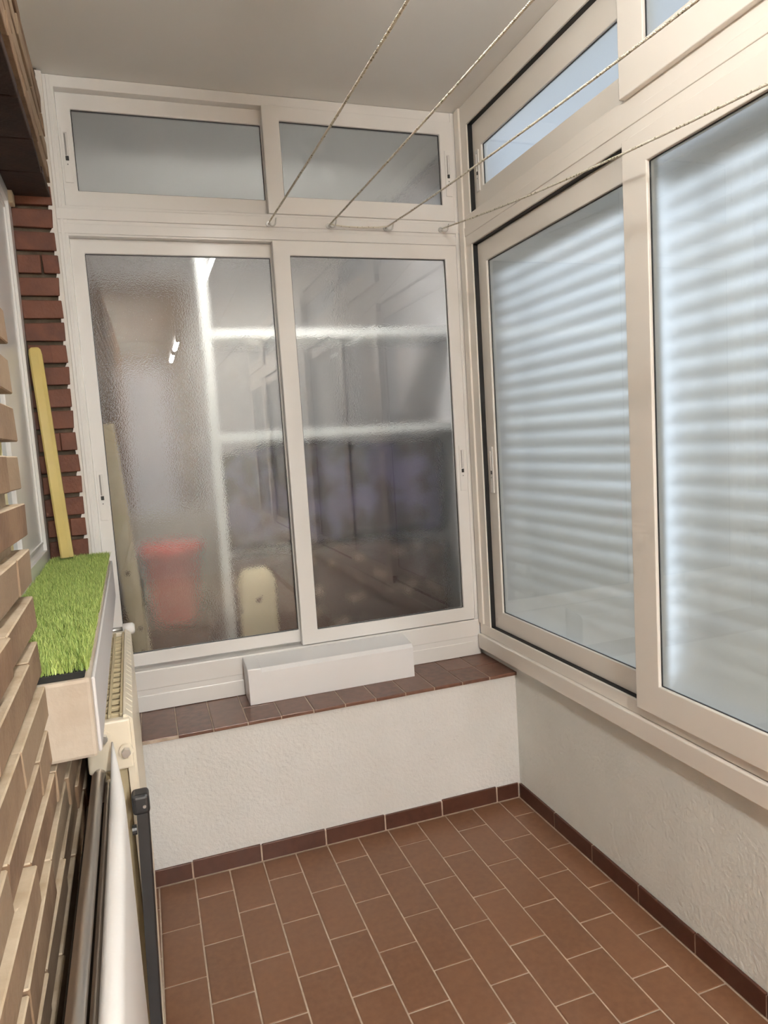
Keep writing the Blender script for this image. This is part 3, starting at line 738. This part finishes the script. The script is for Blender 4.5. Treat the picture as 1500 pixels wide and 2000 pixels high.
# ================================================================== ARTIFICIAL TURF
tf = tag(empty('artificial_turf', wall_pt(-0.03, -0.63, 1.012), KANG), 'strip of bright green artificial turf laid along the concrete sill', 'turf')
tx0, tx1, ty0, ty1 = -0.110, 0.058, JY+0.004, 0.006
bm = bmesh.new(); box(bm, tx0+0.03, tx1+0.026, ty0+0.63, ty1+0.63, 0.0005, 0.010, 0.001); obj('backing', bm, 'turf', tf)
rnd = random.Random(11); verts = []; faces = []; tint = []
for i in range(48000):
    x = rnd.uniform(tx0+0.002, tx1+0.002); y = rnd.uniform(ty0+0.003, ty1-0.002)
    near = rnd.random()
    h = rnd.uniform(0.012, 0.024); an = rnd.uniform(0, 2*math.pi); lean = rnd.uniform(0.002, 0.012); wv = rnd.uniform(0.0005, 0.0009)
    dx, dy = math.cos(an), math.sin(an); px, py = -dy*wv, dx*wv
    bx, by = x+0.03, y+0.63
    k = len(verts)
    m1x, m1y = bx+dx*lean*0.35, by+dy*lean*0.35; e_x, e_y = bx+dx*lean, by+dy*lean
    verts += [(bx-px, by-py, 0.009), (bx+px, by+py, 0.009), (m1x-px, m1y-py, 0.009+h*0.6), (m1x+px, m1y+py, 0.009+h*0.6), (e_x, e_y, 0.009+h)]
    faces += [(k, k+1, k+3, k+2), (k+2, k+3, k+4)]
    tint += [rnd.random()**0.8]*2
me = bpy.data.meshes.new('blades'); me.from_pydata(verts, [], faces)
ca = me.color_attributes.new('tint', 'FLOAT_COLOR', 'CORNER')
vals = []
for p in me.polygons:
    t = tint[p.index]; vals += [t, t, t, 1.0]*p.loop_total
ca.data.foreach_set('color', vals)
me.materials.append(MAT['grass'])
o = link('blades', me, tf); o['kind'] = 'stuff'; o['label'] = 'short green plastic blades'

# ================================================================== YELLOW BAR leaning in the recess
bm = bmesh.new()
A = []
prof = [(-0.018,-0.008),(-0.013,-0.012),(0.008,-0.012),(0.018,-0.004),(0.018,0.008),(0.013,0.012),(-0.013,0.012),(-0.018,0.008)]
LB = 0.638
levels = [(0.0, 1.0), (LB-0.02, 1.0), (LB-0.006, 0.88), (LB, 0.6)]
R_ = [[bm.verts.new((x*s, y*s, z)) for x, y in prof] for z, s in levels]
for i in range(len(R_)-1):
    for k in range(8): bm.faces.new((R_[i][k], R_[i][(k+1)%8], R_[i+1][(k+1)%8], R_[i+1][k]))
bm.faces.new(R_[0][::-1]); bm.faces.new(R_[-1])
bar = obj('yellow_bar', bm, 'yellow', origin=(0,0,0)); bar.location = (-1.441, 0.11, 1.046); bar.rotation_euler = (math.radians(-5.2), math.radians(-3.0), 0)
tag(bar, 'yellow metal bar leaning in the brick recess on the turf', 'bar')

# ================================================================== FOLDED IRONING BOARD standing on its side
ib = tag(empty('ironing_board', wall_pt(0.06, -1.6, 0.0), KANG), 'folded ironing board with white cover and chrome legs against the brick wall', 'ironing board')
IO = Vector((0.06, -1.6, 0.0))
def PI_(bm, name, m, smooth=False):
    bmesh.ops.translate(bm, verts=bm.verts[:], vec=-IO); return obj(name, bm, m, ib, smooth=smooth)
bm = bmesh.new()
st = [(-2.30,1.0,0.0),(-1.7,1.0,0.0),(-1.28,1.0,0.0),(-1.22,0.98,0.002),(-1.17,0.85,0.006),(-1.12,0.60,0.012),(-1.075,0.34,0.02),(-1.035,0.12,0.05)]
ZT = 0.785
rings = []
for y, s, dz in st:
    t = 0.0125*s; cxx = 0.0775-0.010*(1-s); zt = ZT+0.03*(1-s); zb = 0.03+dz*2
    pr = [(cxx-t, zb+0.01), (cxx-t, zt-t*0.6), (cxx-t*0.5, zt-t*0.08), (cxx+t*0.4, zt), (cxx+t*0.85, zt-t*0.5), (cxx+t, zt-t*1.4), (cxx+t, zb+0.01), (cxx, zb)]
    rings.append([bm.verts.new((x, y, z)) for x, z in pr])
for i in range(len(rings)-1):
    for k in range(8): bm.faces.new((rings[i][k], rings[i][(k+1)%8], rings[i+1][(k+1)%8], rings[i+1][k]))
bm.faces.new(rings[0]); bm.faces.new(rings[-1][::-1])
o = PI_(bm, 'board', 'boardwhite', True)
for (x, z, r, y0) in ((0.044, ZT-0.004, 0.0105, -1.06), (0.058, ZT-0.030, 0.005, -1.04)):
    bm = bmesh.new(); tube(bm, [(x, -2.28, z-0.58), (x, -2.28, z-0.05), (x, -2.25, z-0.008), (x, -2.20, z), (x, y0-0.05, z), (x, y0-0.01, z-0.012), (x, y0, z-0.06), (x, y0, 0.012 if r > 0.01 else 0.25)], r, 12); PI_(bm, 'leg_tube', 'chrome', True)
bm = bmesh.new(); box(bm, 0.0205, 0.0640, -2.2, -1.1, ZT-0.075, ZT-0.055, 0.002); PI_(bm, 'under_frame', 'blackplastic')
# black leg with cap on the outer face
bl = []
yb0 = -1.085
bm = bmesh.new()
pts = [(0.0915, yb0, 0.0), (0.098, yb0, 0.30), (0.107, yb0, 0.55), (0.1115, yb0+0.002, 0.70)]
rr = []
for i, (x, y, z) in enumerate(pts):
    rr.append([bm.verts.new((x+dx, y+dy, z)) for dx, dy in ((-0.011,-0.014),(0.008,-0.014),(0.011,-0.009),(0.011,0.014),(-0.011,0.014))])
for i in range(len(rr)-1):
    for k in range(5): bm.faces.new((rr[i][k], rr[i][(k+1)%5], rr[i+1][(k+1)%5], rr[i+1][k]))
bm.faces.new(rr[0][::-1]); bm.faces.new(rr[-1])
PI_(bm, 'black_leg', 'blackplastic')
bm = bmesh.new(); box(bm, 0.094, 0.1245, yb0-0.017, yb0+0.019, 0.690, 0.728, 0.007, 3); PI_(bm, 'leg_cap', 'blackplastic')
bm = bmesh.new(); tube(bm, [(0.115, yb0-0.0165, 0.706), (0.115, yb0-0.019, 0.706)], 0.003, 10); PI_(bm, 'rivet', 'steel')
bm = bmesh.new(); tube(bm, [(0.090, yb0-0.004, 0.20), (0.096, yb0-0.004, 0.20)], 0.012, 12); PI_(bm, 'pivot', 'blackplastic')
bm = bmesh.new(); tube(bm, [(0.090, yb0-0.004, 0.66), (0.098, yb0-0.004, 0.66)], 0.009, 12); PI_(bm, 'pivot', 'blackplastic')

# ---- small pieces belong to the part they sit on
def reparent(root, child_name, part_name, nearest=False):
    parts = [o for o in root.children if o.name.split('.')[0] == part_name]
    for ch in [o for o in root.children if o.name.split('.')[0] == child_name]:
        p = min(parts, key=lambda q: (q.location-ch.location).length)
        ch.location = ch.location - p.location; ch.parent = p
for c in ('leg_cap', 'rivet', 'pivot'): reparent(ib, c, 'black_leg')
reparent(rd, 'bleed_plug', 'plug_ring'); reparent(rd, 'valve_stem', 'valve_knob')
reparent(bk, 'rim', 'tub'); reparent(pl, 'knot', 'board'); reparent(lp, 'lamp_holder', 'batten')
